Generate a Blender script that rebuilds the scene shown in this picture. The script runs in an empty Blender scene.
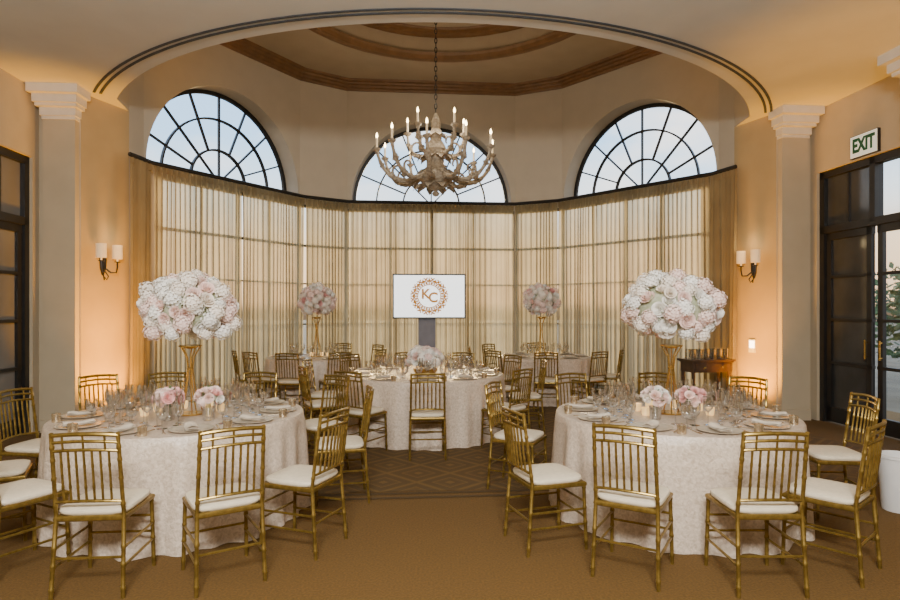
import bpy, math, random
from mathutils import Vector, Matrix
from mathutils.geometry import tessellate_polygon
random.seed(7)
PI=math.pi
col=bpy.context.scene.collection
R_=math.radians
# ---------------------------------------------------------------- materials
def nn(nt,t,**kw):
    n=nt.nodes.new(t)
    for k,v in kw.items(): setattr(n,k,v)
    return n
def mat(name,c,rough=.5,metal=0,var=0,scale=8,bump=0,c2=None,emit=None,es=0,rnd=0,spec=None):
    m=bpy.data.materials.new(name); m.use_nodes=True; nt=m.node_tree; b=nt.nodes['Principled BSDF']
    b.inputs['Roughness'].default_value=rough; b.inputs['Metallic'].default_value=metal
    if spec is not None: b.inputs['Specular IOR Level'].default_value=spec
    tc=nn(nt,'ShaderNodeTexCoord'); no=nn(nt,'ShaderNodeTexNoise'); no.inputs['Scale'].default_value=scale; no.inputs['Detail'].default_value=4
    nt.links.new(tc.outputs['Object'],no.inputs['Vector'])
    rp=nn(nt,'ShaderNodeValToRGB'); rp.color_ramp.elements[0].position=.35; rp.color_ramp.elements[1].position=.65
    lo=c2 if c2 else tuple(max(0,x*(1-var)) for x in c); hi=c if c2 else tuple(min(1,x*(1+var)) for x in c)
    rp.color_ramp.elements[0].color=(*lo,1); rp.color_ramp.elements[1].color=(*hi,1)
    nt.links.new(no.outputs['Fac'],rp.inputs['Fac'])
    out=rp.outputs['Color']
    if rnd:
        oi=nn(nt,'ShaderNodeObjectInfo'); hs=nn(nt,'ShaderNodeHueSaturation')
        mr=nn(nt,'ShaderNodeMapRange'); mr.inputs['To Min'].default_value=1-rnd; mr.inputs['To Max'].default_value=1+rnd
        nt.links.new(oi.outputs['Random'],mr.inputs['Value']); nt.links.new(mr.outputs['Result'],hs.inputs['Value'])
        nt.links.new(out,hs.inputs['Color']); out=hs.outputs['Color']
    nt.links.new(out,b.inputs['Base Color'])
    if bump:
        bp=nn(nt,'ShaderNodeBump'); bp.inputs['Strength'].default_value=bump; bp.inputs['Distance'].default_value=.02
        nt.links.new(no.outputs['Fac'],bp.inputs['Height']); nt.links.new(bp.outputs['Normal'],b.inputs['Normal'])
    if emit:
        b.inputs['Emission Color'].default_value=(*emit,1); b.inputs['Emission Strength'].default_value=es
    return m
M={}
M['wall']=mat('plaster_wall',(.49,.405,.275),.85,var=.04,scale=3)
M['pier']=mat('amber_glow_pier_plaster',(.42,.31,.16),.85,var=.04,scale=3)  # wall plaster with the amber uplight glow put into its colour
M['upper']=mat('upper_wall',(.50,.43,.33),.85,var=.03,scale=3)
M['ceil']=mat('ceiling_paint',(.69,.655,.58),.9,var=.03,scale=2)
M['trim']=mat('cream_trim',(.69,.64,.54),.7,var=.03)
M['wood']=mat('gilt_wood',(.205,.10,.034),.5,c2=(.155,.075,.025),scale=6)
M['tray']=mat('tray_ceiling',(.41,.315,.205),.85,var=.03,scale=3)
M['black']=mat('black_metal',(.012,.011,.010),.45,var=.2)
M['slot']=mat('slot_blue_grey',(.05,.058,.07),.6,var=.2)
M['dglass']=mat('dark_glass',(.04,.04,.038),.12,var=.3,scale=2)
M['gglass']=mat('grey_glass',(.17,.16,.145),.15,var=.15,scale=1)
M['gold']=mat('gold_lacquer',(.30,.198,.044),.32,.72,c2=(.19,.122,.025),scale=30)
M['brass']=mat('polished_gold',(.62,.40,.11),.26,.9,var=.1,scale=20)
M['cushion']=mat('ivory_cushion',(.69,.60,.44),.75,var=.05,scale=40,bump=.05)
M['white']=mat('white_petal',(.90,.87,.80),.8,var=.04,scale=60,rnd=.06)
M['blush']=mat('blush_petal',(.89,.68,.60),.8,var=.05,scale=60,rnd=.07)
M['pink']=mat('pink_petal',(.82,.46,.42),.8,var=.08,scale=60,rnd=.1)
M['lilac']=mat('pale_cream_petal',(.89,.80,.69),.8,var=.05,scale=60,rnd=.06)
M['leaf']=mat('leaf_green',(.12,.19,.06),.6,c2=(.06,.10,.03),scale=20)
M['core']=mat('pale_foliage',(.50,.50,.36),.85,c2=(.34,.37,.22),scale=25,bump=.3)
M['linen']=mat('napkin_linen',(.66,.57,.45),.85,var=.04,scale=60)
M['plate']=mat('plate_glazed',(.50,.43,.33),.2,var=.05,scale=20)
M['silver']=mat('silver',(.66,.55,.38),.25,.9,var=.1,scale=20)
M['chand']=mat('weathered_giltwood',(.46,.38,.275),.6,c2=(.24,.185,.12),scale=25,bump=.2)
M['candle']=mat('ivory_candle',(.75,.62,.42),.6,var=.05,emit=(1,.7,.35),es=.4)
M['flame']=mat('lit_bulb',(1,.85,.6),.4,emit=(1,.74,.38),es=18)
M['shade']=mat('parchment_shade',(.80,.66,.45),.7,var=.05,emit=(1,.70,.36),es=.25)
M['steplight']=mat('step_light_lens',(1,.95,.85),.4,emit=(1,.9,.75),es=7)
M['mahogany']=mat('mahogany',(.08,.042,.021),.4,c2=(.05,.026,.013),scale=10)
M['bin']=mat('white_plastic',(.72,.71,.68),.5,var=.03)
M['grey']=mat('grey_metal',(.16,.15,.17),.5,var=.1)
M['screen']=mat('lit_screen',(.9,.9,.88),.4,emit=(.93,.98,1),es=1.7)
M['rosegold']=mat('copper_gold_print',(.42,.18,.02),.5,var=.15,scale=30,emit=(.62,.26,.02),es=.45)
M['signw']=mat('sign_white',(.84,.86,.78),.5,var=.02,emit=(.95,1,.85),es=.35)
M['signk']=mat('sign_letter',(.004,.09,.036),.6,var=.1)
M['ground']=mat('terrace_ground',(.12,.10,.07),.9,var=.3,scale=1)
M['bark']=mat('bark',(.09,.06,.04),.9,var=.3,scale=10)
M['votive']=mat('votive_glass',(.75,.55,.30),.25,.5,var=.1,emit=(1,.62,.22),es=1.1)
# glass : transparent mixed with sharp gloss
def glassmat(name,f,tint):
    m=bpy.data.materials.new(name); m.use_nodes=True; nt=m.node_tree; nt.nodes.remove(nt.nodes['Principled BSDF'])
    o=nt.nodes['Material Output']; t=nn(nt,'ShaderNodeBsdfTransparent'); t.inputs[0].default_value=(*tint,1)
    g=nn(nt,'ShaderNodeBsdfGlossy'); g.inputs['Roughness'].default_value=.08
    lw=nn(nt,'ShaderNodeLayerWeight'); lw.inputs[0].default_value=f; mx=nn(nt,'ShaderNodeMixShader')
    nt.links.new(lw.outputs['Facing'],mx.inputs[0]); nt.links.new(t.outputs[0],mx.inputs[1]); nt.links.new(g.outputs[0],mx.inputs[2]); nt.links.new(mx.outputs[0],o.inputs[0])
    return m
M['glass']=glassmat('clear_glass',.78,(.94,.94,.93))
M['pane']=glassmat('window_pane',.12,(.9,.93,.93))
def curtain_mat(name,c,tr,tl):
    # sheer weave: the more edge-on the cloth is seen, the longer the path through it, so less passes
    m=bpy.data.materials.new(name); m.use_nodes=True; nt=m.node_tree; nt.nodes.remove(nt.nodes['Principled BSDF']); o=nt.nodes['Material Output']
    tc=nn(nt,'ShaderNodeTexCoord'); no=nn(nt,'ShaderNodeTexNoise'); no.inputs['Scale'].default_value=1.6; nt.links.new(tc.outputs['Object'],no.inputs[0])
    rp=nn(nt,'ShaderNodeValToRGB'); rp.color_ramp.elements[0].position=.35; rp.color_ramp.elements[1].position=.65; rp.color_ramp.elements[0].color=(*[x*.8 for x in c],1); rp.color_ramp.elements[1].color=(*c,1); nt.links.new(no.outputs[0],rp.inputs[0])
    lw=nn(nt,'ShaderNodeLayerWeight'); lw.inputs[0].default_value=.5
    def rng(a,b):
        r=nn(nt,'ShaderNodeMapRange'); r.inputs['From Min'].default_value=.05; r.inputs['From Max'].default_value=.7; r.inputs['To Min'].default_value=a; r.inputs['To Max'].default_value=b; nt.links.new(lw.outputs['Facing'],r.inputs['Value']); return r.outputs['Result']
    d=nn(nt,'ShaderNodeBsdfDiffuse'); t=nn(nt,'ShaderNodeBsdfTranslucent'); x=nn(nt,'ShaderNodeBsdfTransparent')
    nt.links.new(rp.outputs[0],d.inputs[0]); nt.links.new(rp.outputs[0],t.inputs[0]); x.inputs[0].default_value=(1,.87,.65,1)
    a=nn(nt,'ShaderNodeMixShader'); nt.links.new(rng(tl,.10),a.inputs[0]); nt.links.new(d.outputs[0],a.inputs[1]); nt.links.new(t.outputs[0],a.inputs[2])
    b=nn(nt,'ShaderNodeMixShader'); nt.links.new(rng(tr,0),b.inputs[0]); nt.links.new(a.outputs[0],b.inputs[1]); nt.links.new(x.outputs[0],b.inputs[2]); nt.links.new(b.outputs[0],o.inputs[0])
    return m
M['sheer']=curtain_mat('sheer_curtain',(.54,.445,.27),.28,.74)
M['half']=curtain_mat('gathered_sheer_curtain',(.49,.40,.235),.20,.66)
M['drape']=curtain_mat('lined_curtain',(.40,.325,.19),.06,.5)
def cloth_mat():
    m=mat('lace_cloth',(.78,.68,.57),.7); nt=m.node_tree; b=nt.nodes['Principled BSDF']
    tc=nn(nt,'ShaderNodeTexCoord')
    no=nn(nt,'ShaderNodeTexNoise'); no.inputs['Scale'].default_value=46; no.inputs['Detail'].default_value=5; no.inputs['Distortion'].default_value=.7; nt.links.new(tc.outputs['Object'],no.inputs['Vector'])
    rp=nn(nt,'ShaderNodeValToRGB'); rp.color_ramp.elements[0].position=.32; rp.color_ramp.elements[0].color=(.45,.355,.265,1); rp.color_ramp.elements[1].position=.66; rp.color_ramp.elements[1].color=(.66,.545,.43,1)
    nt.links.new(no.outputs['Fac'],rp.inputs[0]); nt.links.new(rp.outputs[0],b.inputs['Base Color'])
    b.inputs['Roughness'].default_value=.36
    bp=nn(nt,'ShaderNodeBump'); bp.inputs['Strength'].default_value=.45; bp.inputs['Distance'].default_value=.01; nt.links.new(no.outputs['Fac'],bp.inputs['Height']); nt.links.new(bp.outputs[0],b.inputs['Normal'])
    return m
M['cloth']=cloth_mat()
M['carpet']=mat('ochre_carpet',(.138,.069,.0085),.95,c2=(.093,.046,.0055),scale=70,bump=.25)
def inset_mat():
    m=mat('patterned_carpet',(.2,.12,.04),.95); nt=m.node_tree; b=nt.nodes['Principled BSDF']
    tc=nn(nt,'ShaderNodeTexCoord'); mp=nn(nt,'ShaderNodeMapping'); mp.inputs['Rotation'].default_value=(0,0,R_(45)); mp.inputs['Scale'].default_value=(2.3,2.3,2.3)
    nt.links.new(tc.outputs['Object'],mp.inputs[0])
    v=nn(nt,'ShaderNodeTexVoronoi'); v.distance='CHEBYCHEV'; v.inputs['Randomness'].default_value=0; v.inputs['Scale'].default_value=1; v.voronoi_dimensions='2D'; nt.links.new(mp.outputs[0],v.inputs['Vector'])
    rp=nn(nt,'ShaderNodeValToRGB'); cr=rp.color_ramp; cr.interpolation='CONSTANT'
    dk=(.084,.046,.0095,1); lt=(.135,.074,.0135,1); mid=(.10,.055,.011,1)
    cr.elements[0].position=0; cr.elements[0].color=lt; cr.elements[1].position=.08; cr.elements[1].color=dk
    for p,c in((.18,mid),(.25,lt),(.28,dk),(.42,mid),(.46,lt)):
        e=cr.elements.new(p); e.color=c
    nt.links.new(v.outputs['Distance'],rp.inputs[0])
    nt.links.new(rp.outputs[0],b.inputs['Base Color'])
    return m
M['inset']=inset_mat()
M['border']=mat('carpet_border',(.068,.037,.0082),.95,var=.2,scale=60)
# ---------------------------------------------------------------- mesh builder
class MB:
    def __init__(s): s.v=[]; s.f=[]
    def add(s,vs,fs):
        o=len(s.v); s.v+= [Vector(x) for x in vs]; s.f+=[tuple(i+o for i in f) for f in fs]; return s
    def box(s,x0,x1,y0,y1,z0,z1,T=None):
        vs=[Vector((x,y,z)) for z in(z0,z1) for y in(y0,y1) for x in(x0,x1)]
        if T: vs=[T@v for v in vs]
        return s.add(vs,[(0,2,3,1),(4,5,7,6),(0,1,5,4),(2,6,7,3),(0,4,6,2),(1,3,7,5)])
    def beam(s,p,q,w,d,n):
        p=Vector(p);q=Vector(q);n=Vector(n).normalized();t=(q-p).normalized();sd=t.cross(n).normalized()*w/2;n=n*d/2
        return s.add([p-sd-n,p+sd-n,p+sd+n,p-sd+n,q-sd-n,q+sd-n,q+sd+n,q-sd+n],[(0,3,2,1),(4,5,6,7),(0,1,5,4),(1,2,6,5),(2,3,7,6),(3,0,4,7)])
    def tube(s,pts,r,n=8,closed=False):
        pts=[Vector(p) for p in pts];N=len(pts);rs=r if isinstance(r,(list,tuple)) else [r]*N
        vs=[];ref=None
        for i,p in enumerate(pts):
            a=pts[(i-1)%N] if (closed or i>0) else p; b=pts[(i+1)%N] if (closed or i<N-1) else p
            t=(b-a).normalized()
            if ref is None:
                ref=Vector((0,0,1)) if abs(t.z)<.9 else Vector((1,0,0))
            x=(ref-t*ref.dot(t)).normalized(); ref=x; y=t.cross(x)
            for k in range(n):
                an=2*PI*k/n; vs.append(p+(x*math.cos(an)+y*math.sin(an))*rs[i])
        fs=[]
        for i in range(N if closed else N-1):
            j=(i+1)%N
            for k in range(n):
                l=(k+1)%n; fs.append((i*n+k,i*n+l,j*n+l,j*n+k))
        if not closed: fs+=[tuple(range(n))[::-1],tuple((N-1)*n+k for k in range(n))]
        return s.add(vs,fs)
    def lathe(s,pr,n=16,c=(0,0,0)):
        c=Vector(c);vs=[];fs=[]
        for r,z in pr:
            for k in range(n):
                a=2*PI*k/n; vs.append(c+Vector((r*math.cos(a),r*math.sin(a),z)))
        for i in range(len(pr)-1):
            for k in range(n):
                l=(k+1)%n; fs.append((i*n+k,i*n+l,(i+1)*n+l,(i+1)*n+k))
        return s.add(vs,fs)
    def grid(s,fn,nu,nv,closed=False):
        vs=[fn(i/nu,j/nv) for j in range(nv+1) for i in range(nu if closed else nu+1)]
        w=nu if closed else nu+1; fs=[]
        for j in range(nv):
            for i in range(nu):
                k=(i+1)%w; fs.append((j*w+i,j*w+k,(j+1)*w+k,(j+1)*w+i))
        return s.add(vs,fs)
    def poly(s,loops,mp):
        al=[p for l in loops for p in l]
        tr=tessellate_polygon([[Vector((p[0],p[1],0)) for p in l] for l in loops])
        return s.add([mp(*p) for p in al],[tuple(t) for t in tr])
    def mesh(s,name,m,smooth=True,org=(0,0,0)):
        o=Vector(org);me=bpy.data.meshes.new(name); me.from_pydata([tuple(v-o) for v in s.v],[],s.f); me.materials.append(m)
        if smooth:
            me.polygons.foreach_set('use_smooth',[True]*len(me.polygons))
            try: me.set_sharp_from_angle(angle=R_(40))
            except Exception: pass
        me.update(); return me
    def build(s,name,m,parent=None,smooth=True,org=(0,0,0)):
        o=bpy.data.objects.new(name,s.mesh(name,m,smooth,org)); col.objects.link(o)
        if parent: o.parent=parent
        else: o.location=org
        return o
def tag(o,label=None,cat=None,group=None,kind=None):
    if label:o['label']=label
    if cat:o['category']=cat
    if group:o['group']=group
    if kind:o['kind']=kind
    return o
def struct(name,mb,m,smooth=False,parent=None):
    o=mb.build(name,m,parent,smooth)
    if not parent:o['kind']='structure'
    return o
def thing(name,label,cat,loc=(0,0,0),rz=0,group=None):
    o=bpy.data.objects.new(name,None); o.empty_display_size=.1; col.objects.link(o); o.location=loc; o.rotation_euler=(0,0,rz)
    return tag(o,label,cat,group)
def dup(root,loc,rz,label=None,group=None):
    r=root.copy(); col.objects.link(r); r.location=loc; r.rotation_euler=(0,0,rz)
    if label:r['label']=label
    if group:r['group']=group
    for ch in list(root.children):
        c=ch.copy(); col.objects.link(c); c.parent=r
        for g in list(ch.children):
            d=g.copy(); col.objects.link(d); d.parent=c
    return r
def inst(name,me,parent,loc,quat=None,sc=1):
    o=bpy.data.objects.new(name,me); col.objects.link(o)
    if parent:o.parent=parent
    o.location=loc
    if quat is not None: o.rotation_mode='QUATERNION'; o.rotation_quaternion=quat
    o.scale=(sc,sc,sc); return o
# ---------------------------------------------------------------- room frame
TH=R_(4.8); MX,MY=-.115,9.41; CT,ST=math.cos(TH),math.sin(TH)
def W(u,v,z=0): return Vector((MX+u*CT-v*ST,MY+u*ST+v*CT,z))
ZC,ZT,ZR=4.45,6.27,3.78
BACK=[(-4.5,-.03),(-2.62,2.58),(-1.75,3.08),(1.75,3.08),(2.62,2.58),(4.5,-.03)]
NU={-1:4.86,1:4.78}; USD={-1:5.38,1:5.30}; N1=4.56
N1R,N2R=(N1,-.38),(NU[1],-1.1); N2L=(-NU[-1],-1.1)
VS=-13.5
arc=[]
a0=math.asin((-.9-1.81)/5.25)
for i in range(49):
    t=a0+(-PI-2*a0)*i/48
    arc.append((5.25*math.cos(t),1.81+5.25*math.sin(t)))
# floor
mb=MB(); mb.poly([[(-7,-14),(7,-14),(7,4.5),(-7,4.5)]],lambda u,v:W(u,v,0)); struct('floor',mb,M['carpet'])
mb=MB(); mb.poly([[(-4.6,-4.12),(4.7,-4.12),(4.4,0),(2.55,2.5),(1.7,3.0),(-1.7,3.0),(-2.55,2.5),(-4.4,0)]],lambda u,v:W(u,v,.003)); struct('floor_inset',mb,M['inset'])
mb=MB(); 
for v0 in(-4.2,-4.32): mb.poly([[(-4.6,v0),(4.7,v0),(4.7,v0+.05),(-4.6,v0+.05)]],lambda u,v:W(u,v,.004))
struct('trim_1',mb,M['border'])
# ceilings
mb=MB(); mb.poly([[(USD[1],VS),(USD[1],-1.1),N2R,N1R]+arc+[(-N1,-.38),N2L,(-USD[-1],-1.1),(-USD[-1],VS)]],lambda u,v:W(u,v,ZC)); struct('ceiling',mb,M['ceil'])
outer=BACK+[N1R]+arc+[(-N1,-.38)]
inner=[(2.45*math.cos(-2*PI*i/48),-.75+2.45*math.sin(-2*PI*i/48)) for i in range(48)]
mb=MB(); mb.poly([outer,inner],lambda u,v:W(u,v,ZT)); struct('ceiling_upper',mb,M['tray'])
mb=MB(); n=len(inner)
mb.poly([inner],lambda u,v:W(u,v,ZT+.45))
for i in range(n):
    a,b=inner[i],inner[(i+1)%n]; mb.add([W(*a,ZT),W(*b,ZT),W(*b,ZT+.45),W(*a,ZT+.45)],[(0,1,2,3)])
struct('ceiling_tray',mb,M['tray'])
def offs(path,d,closed=False):
    N=len(path);out=[]
    for i in range(N):
        p=Vector(path[i]); ns=[]
        for j in((i-1),(i)):
            if not closed and (j<0 or j+1>=N): continue
            a=Vector(path[j%N]);b=Vector(path[(j+1)%N]);t=(b-a).normalized();ns.append(Vector((t.y,-t.x)))
        m=sum(ns,Vector((0,0)))/len(ns); m=m/ (m.length**2)
        out.append(p+m*d)
    return [(q.x,q.y) for q in out]
def sweep(mb,path,prof,closed=False):
    rows=[offs(path,o,closed) for o,z in prof];N=len(path)
    vs=[W(rows[k][i][0],rows[k][i][1],prof[k][1]) for k in range(len(prof)) for i in range(N)];fs=[]
    for k in range(len(prof)-1):
        for i in range(N if closed else N-1):
            j=(i+1)%N; fs.append((k*N+i,k*N+j,(k+1)*N+j,(k+1)*N+i))
    mb.add(vs,fs)
full=[(-4.497,-.9),(-N1,-.38)]+BACK+[N1R,(4.497,-.9)]
mb=MB(); sweep(mb,full,[(0,6.08),(.03,6.08),(.04,6.12),(.08,6.135),(.09,6.175),(.13,6.19),(.14,6.22),(.20,6.23),(.21,ZT)]); struct('trim_2',mb,M['wood'])
mb=MB(); sweep(mb,inner,[(-.20,ZT),(-.19,ZT-.025),(-.12,ZT-.03),(-.11,ZT-.06),(-.03,ZT-.065),(-.02,ZT-.08),(.04,ZT-.07),(.05,ZT),(.07,ZT+.05)],True); sweep(mb,inner,[(.01,ZT+.34),(.10,ZT+.35),(.11,ZT+.39),(.20,ZT+.41),(.22,ZT+.445)],True); struct('trim_3',mb,M['wood'])
# apse walls with arched windows
def lin(p,q):
    p=Vector(p);q=Vector(q);e=(q-p).normalized();nrm=Vector((-e.y,e.x)); L=(q-p).length
    def mp(a,z,o=0):
        r=p+e*a+nrm*o; return W(r.x,r.y,z)
    return mp,L
ZS=3.82; ZL=3.66
def arch_wall(p,q,r,name,wname,g=.015,h=.015):
    mp,L=lin(p,q);c=L/2; D=.40; DL=.05
    outline=[(0,0),(g,0),(g,ZL),(L-h,ZL),(L-h,0),(L,0),(L,ZT),(0,ZT)]
    loops=[outline]
    if r:
        ar=[(c+r*math.cos(PI*i/40),ZS+r*math.sin(PI*i/40)) for i in range(41)]
        loops.append(ar)
    mb=MB(); mb.poly(loops,lambda a,z:mp(a,z))
    rv=[([(g,0),(g,ZL),(L-h,ZL),(L-h,0)],DL)]
    if r: rv.append((ar+[ar[0]],D))
    for loop,dd in rv:
        vs=[mp(a,z,o) for a,z in loop for o in(0,dd)]
        mb.add(vs,[(2*i,2*i+1,2*i+3,2*i+2) for i in range(len(loop)-1)])
    struct(name,mb,M['upper'])
    fb=MB(); o=.35; nv=mp(0,0,1)-mp(0,0,0)
    if r:
        for f,w in((.98,.065),(.70,.028),(.36,.032)):
            pts=[(c+r*f*math.cos(PI*i/32),ZS+r*f*math.sin(PI*i/32)) for i in range(33)]
            for i in range(32): fb.beam(mp(*pts[i],o),mp(*pts[i+1],o),w,.06,nv)
        for i in range(1,8):
            t=PI*i/8; f0=.36
            fb.beam(mp(c+r*f0*math.cos(t),ZS+r*f0*math.sin(t),o),mp(c+r*math.cos(t),ZS+r*math.sin(t),o),.027,.045,nv)
        for t in(PI/4,PI/2,3*PI/4): fb.beam(mp(c,ZS,o),mp(c+r*.36*math.cos(t),ZS+r*.36*math.sin(t),o),.024,.045,nv)
        fb.beam(mp(c-r,ZS+.03,o),mp(c+r,ZS+.03,o),.07,.06,nv)
    o=.035
    for x in(g+.01,L-h-.01): fb.beam(mp(x,0,o),mp(x,ZL,o),.018,.025,nv)
    if r:
        for k in(1,2,3): fb.beam(mp(g+(L-g-h)*k/4,0,o),mp(g+(L-g-h)*k/4,ZL,o),.06 if k==2 else .035,.035,nv)
    for z,w in((.12,.2),(1.3,.028),(2.1,.028),(2.85,.045),(ZL-.03,.06)): fb.beam(mp(g,z,o),mp(L-h,z,o),w,.035,nv)
    struct(wname,fb,M['black'])
arch_wall(BACK[0],BACK[1],1.57,'wall_back_left','window_1',.30)
arch_wall(BACK[1],BACK[2],None,'wall_apse_left','window_4')
arch_wall(BACK[2],BACK[3],1.66,'wall_back','window_2')
arch_wall(BACK[3],BACK[4],None,'wall_apse_right','window_5')
arch_wall(BACK[4],BACK[5],1.57,'wall_back_right','window_3',.015,.30)
def quad(mb,p,q,z0,z1): mb.add([W(*p,z0),W(*q,z0),W(*q,z1),W(*p,z1)],[(0,1,2,3)])
mb=MB(); quad(mb,(-N1,-.38),BACK[0],0,ZT); quad(mb,(-4.497,-.9),(-N1,-.38),ZC,ZT); struct('wall_return_left',mb,M['upper'])
mb=MB(); quad(mb,BACK[5],N1R,0,ZT); quad(mb,N1R,(4.497,-.9),ZC,ZT); struct('wall_return_right',mb,M['upper'])
mb=MB()
for i in range(len(arc)-1): quad(mb,arc[i],arc[i+1],ZC,ZT)
struct('wall_drum',mb,M['ceil'],True)
HV0,HV1,HZ=-3.05,-1.24,3.55
for sgn,nm in((-1,'left'),(1,'right')):
    us=USD[sgn]
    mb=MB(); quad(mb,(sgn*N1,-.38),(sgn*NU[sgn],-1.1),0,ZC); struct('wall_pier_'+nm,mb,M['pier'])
    mb=MB(); quad(mb,(sgn*NU[sgn],-1.1),(sgn*us,-1.1),0,ZC); struct('wall_pier_front_'+nm,mb,M['wall'])
    mb=MB(); mb.poly([[(VS,0),(HV0,0),(HV0,HZ),(HV1,HZ),(HV1,0),(-1.1,0),(-1.1,ZC),(VS,ZC)]],lambda v,z:W(sgn*us,v,z))
    for a,b in(((HV0,0),(HV0,HZ)),((HV0,HZ),(HV1,HZ)),((HV1,HZ),(HV1,0))):
        mb.add([W(sgn*us,a[0],a[1]),W(sgn*us,b[0],b[1]),W(sgn*(us+.25),b[0],b[1]),W(sgn*(us+.25),a[0],a[1])],[(0,1,2,3)])
    struct('wall_'+nm,mb,M['wall'])
mb=MB(); quad(mb,(-USD[-1],VS),(USD[1],VS),0,ZC); struct('wall_front',mb,M['wall'])
# pilasters with stepped capitals
def ubox(mb,u0,u1,v0,v1,z0,z1):
    T=Matrix.Translation((MX,MY,0))@Matrix.Rotation(TH,4,'Z'); mb.box(u0,u1,v0,v1,z0,z1,T)
CAP=((.02,4.06,4.10),(.05,4.10,4.20),(.12,4.20,4.24),(.16,4.24,4.34),(.24,4.34,ZC))
k=4
for sgn,nm in((-1,'left'),(1,'right')):
    p0=NU[sgn]+.02; p1=p0+.40
    mb=MB(); s=lambda a,b:(min(sgn*a,sgn*b),max(sgn*a,sgn*b))
    ubox(mb,*s(p0,p1),-1.2,-1.1,0,ZC-.35); struct('wall_pilaster_'+nm,mb,M['wall'])
    mb=MB()
    for ex,z0,z1 in CAP: ubox(mb,*s(p0-ex*.6,p1+ex*.3),-1.2-ex,-1.1,z0,z1)
    struct('trim_%d'%k,mb,M['trim']); k+=1
    mb=MB(); ubox(mb,*s(p0-.02,p1+.02),-1.23,-1.1,0,.16); struct('baseboard_'+nm,mb,M['wall'])
mb=MB(); ubox(mb,4.95,5.3,-3.7,-3.15,0,4.06); struct('wall_pilaster_front',mb,M['wall'])
mb=MB()
for ex,z0,z1 in CAP: ubox(mb,4.95-ex,5.3,-3.7-ex*.5,-3.15+ex*.5,z0,z1)
struct('trim_6',mb,M['trim'])
# slot diffuser following the curved edge
sd=thing('slot_diffuser','long curved dark double-slot air diffuser set in the ceiling edge','air vent',W(0,-3.7,ZC))
for rr in(5.455,5.53):
    mb=MB(); pts=[]
    b0=math.asin((-1.14-1.81)/5.5)
    for i in range(65):
        t=b0+(-PI-2*b0)*i/64; pts.append((rr*math.cos(t),1.81+rr*math.sin(t)))
    for i in range(64):
        mb.beam(W(*pts[i],ZC-.008),W(*pts[i+1],ZC-.008),.032,.008,(0,0,1))
    o=mb.build('slot',M['slot'],sd,False,W(0,-3.7,ZC))
# side doors
def door_unit(sgn,name,clear):
    P=lambda v,z,o=0:W(sgn*(USD[sgn]+.1+o),v,z)
    nu=W(1,0)-W(0,0); dg=M['dglass'] if clear else M['gglass']
    root=MB(); bw=.09
    for v in(HV0+.045,HV1-.045): root.beam(P(v,0),P(v,HZ),bw,.12,nu)
    root.beam(P(-2.2,2.72),P(-2.2,HZ),bw,.12,nu)
    for z in(HZ-.045,2.72): root.beam(P(HV0,z),P(HV1,z),.1,.12,nu)
    d=struct(name,root,M['black'])
    for i,(v0,v1) in enumerate(((-2.16,HV1-.09),(HV0+.09,-2.24))):
        g=MB(); g.add([P(v0,2.77),P(v1,2.77),P(v1,3.46),P(v0,3.46)],[(0,1,2,3)]); g.build('transom_pane',M['pane'] if (clear and i==1) else dg,d,False)
        mm=MB(); mm.beam(P((v0+v1)/2,2.77),P((v0+v1)/2,3.46),.03,.04,nu); mm.build('muntin',M['black'],d,False)
        l=MB()
        for v in(v0+.05,v1-.05): l.beam(P(v,.02),P(v,2.67),.08,.05,nu)
        for z,w in((.12,.2),(.85,.04),(1.45,.04),(2.05,.04),(2.62,.1)): l.beam(P(v0,z),P(v1,z),w,.05,nu)
        lf=l.build('door_leaf',M['black'],d,False)
        g=MB(); g.add([P(v0,.1,.01),P(v1,.1,.01),P(v1,2.62,.01),P(v0,2.62,.01)],[(0,1,2,3)]); g.build('pane',M['pane'] if (clear and i==1) else dg,lf,False)
        h=MB(); hv=v0+.08 if i==0 else v1-.08
        h.tube([P(hv,.95,-.06),P(hv,1.2,-.06)],.012); h.beam(P(hv,.98,-.06),P(hv,.98,0),.015,.015,(0,0,1)); h.beam(P(hv,1.17,-.06),P(hv,1.17,0),.015,.015,(0,0,1)); h.build('handle',M['brass'],lf)
door_unit(-1,'door_1',False); door_unit(1,'door_2',True)
# outside
mb=MB(); mb.add([(-60,-20,-.06),(60,-20,-.06),(60,90,-.06),(-60,90,-.06)],[(0,1,2,3)]); struct('ground',mb,M['ground'])
def tree(x,y,h,label):
    t=thing('tree',label,'tree',(x,y,-.06))
    b=MB(); b.tube([(0,0,0),(.05,.02,h*.3),(0,.05,h*.6)],[.09,.07,.04]); b.build('trunk',M['bark'],t)
    f=MB()
    for i in range(700):
        d=Vector((random.gauss(0,1),random.gauss(0,1),random.gauss(0,1))).normalized()*(random.random()**.4)
        p=Vector((d.x*h*.30,d.y*h*.30,h*.62+d.z*h*.36)); a=Vector((random.gauss(0,1),random.gauss(0,1),random.gauss(0,1))).normalized(); b2=a.orthogonal().normalized()*.05; a*=.11
        f.add([p-a,p+b2,p+a,p-b2],[(0,1,2,3)])
    f.build('foliage',M['leaf'],t)
tree(8.3,10.9,2.6,'green leafy tree outside the open glass door at right')
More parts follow.
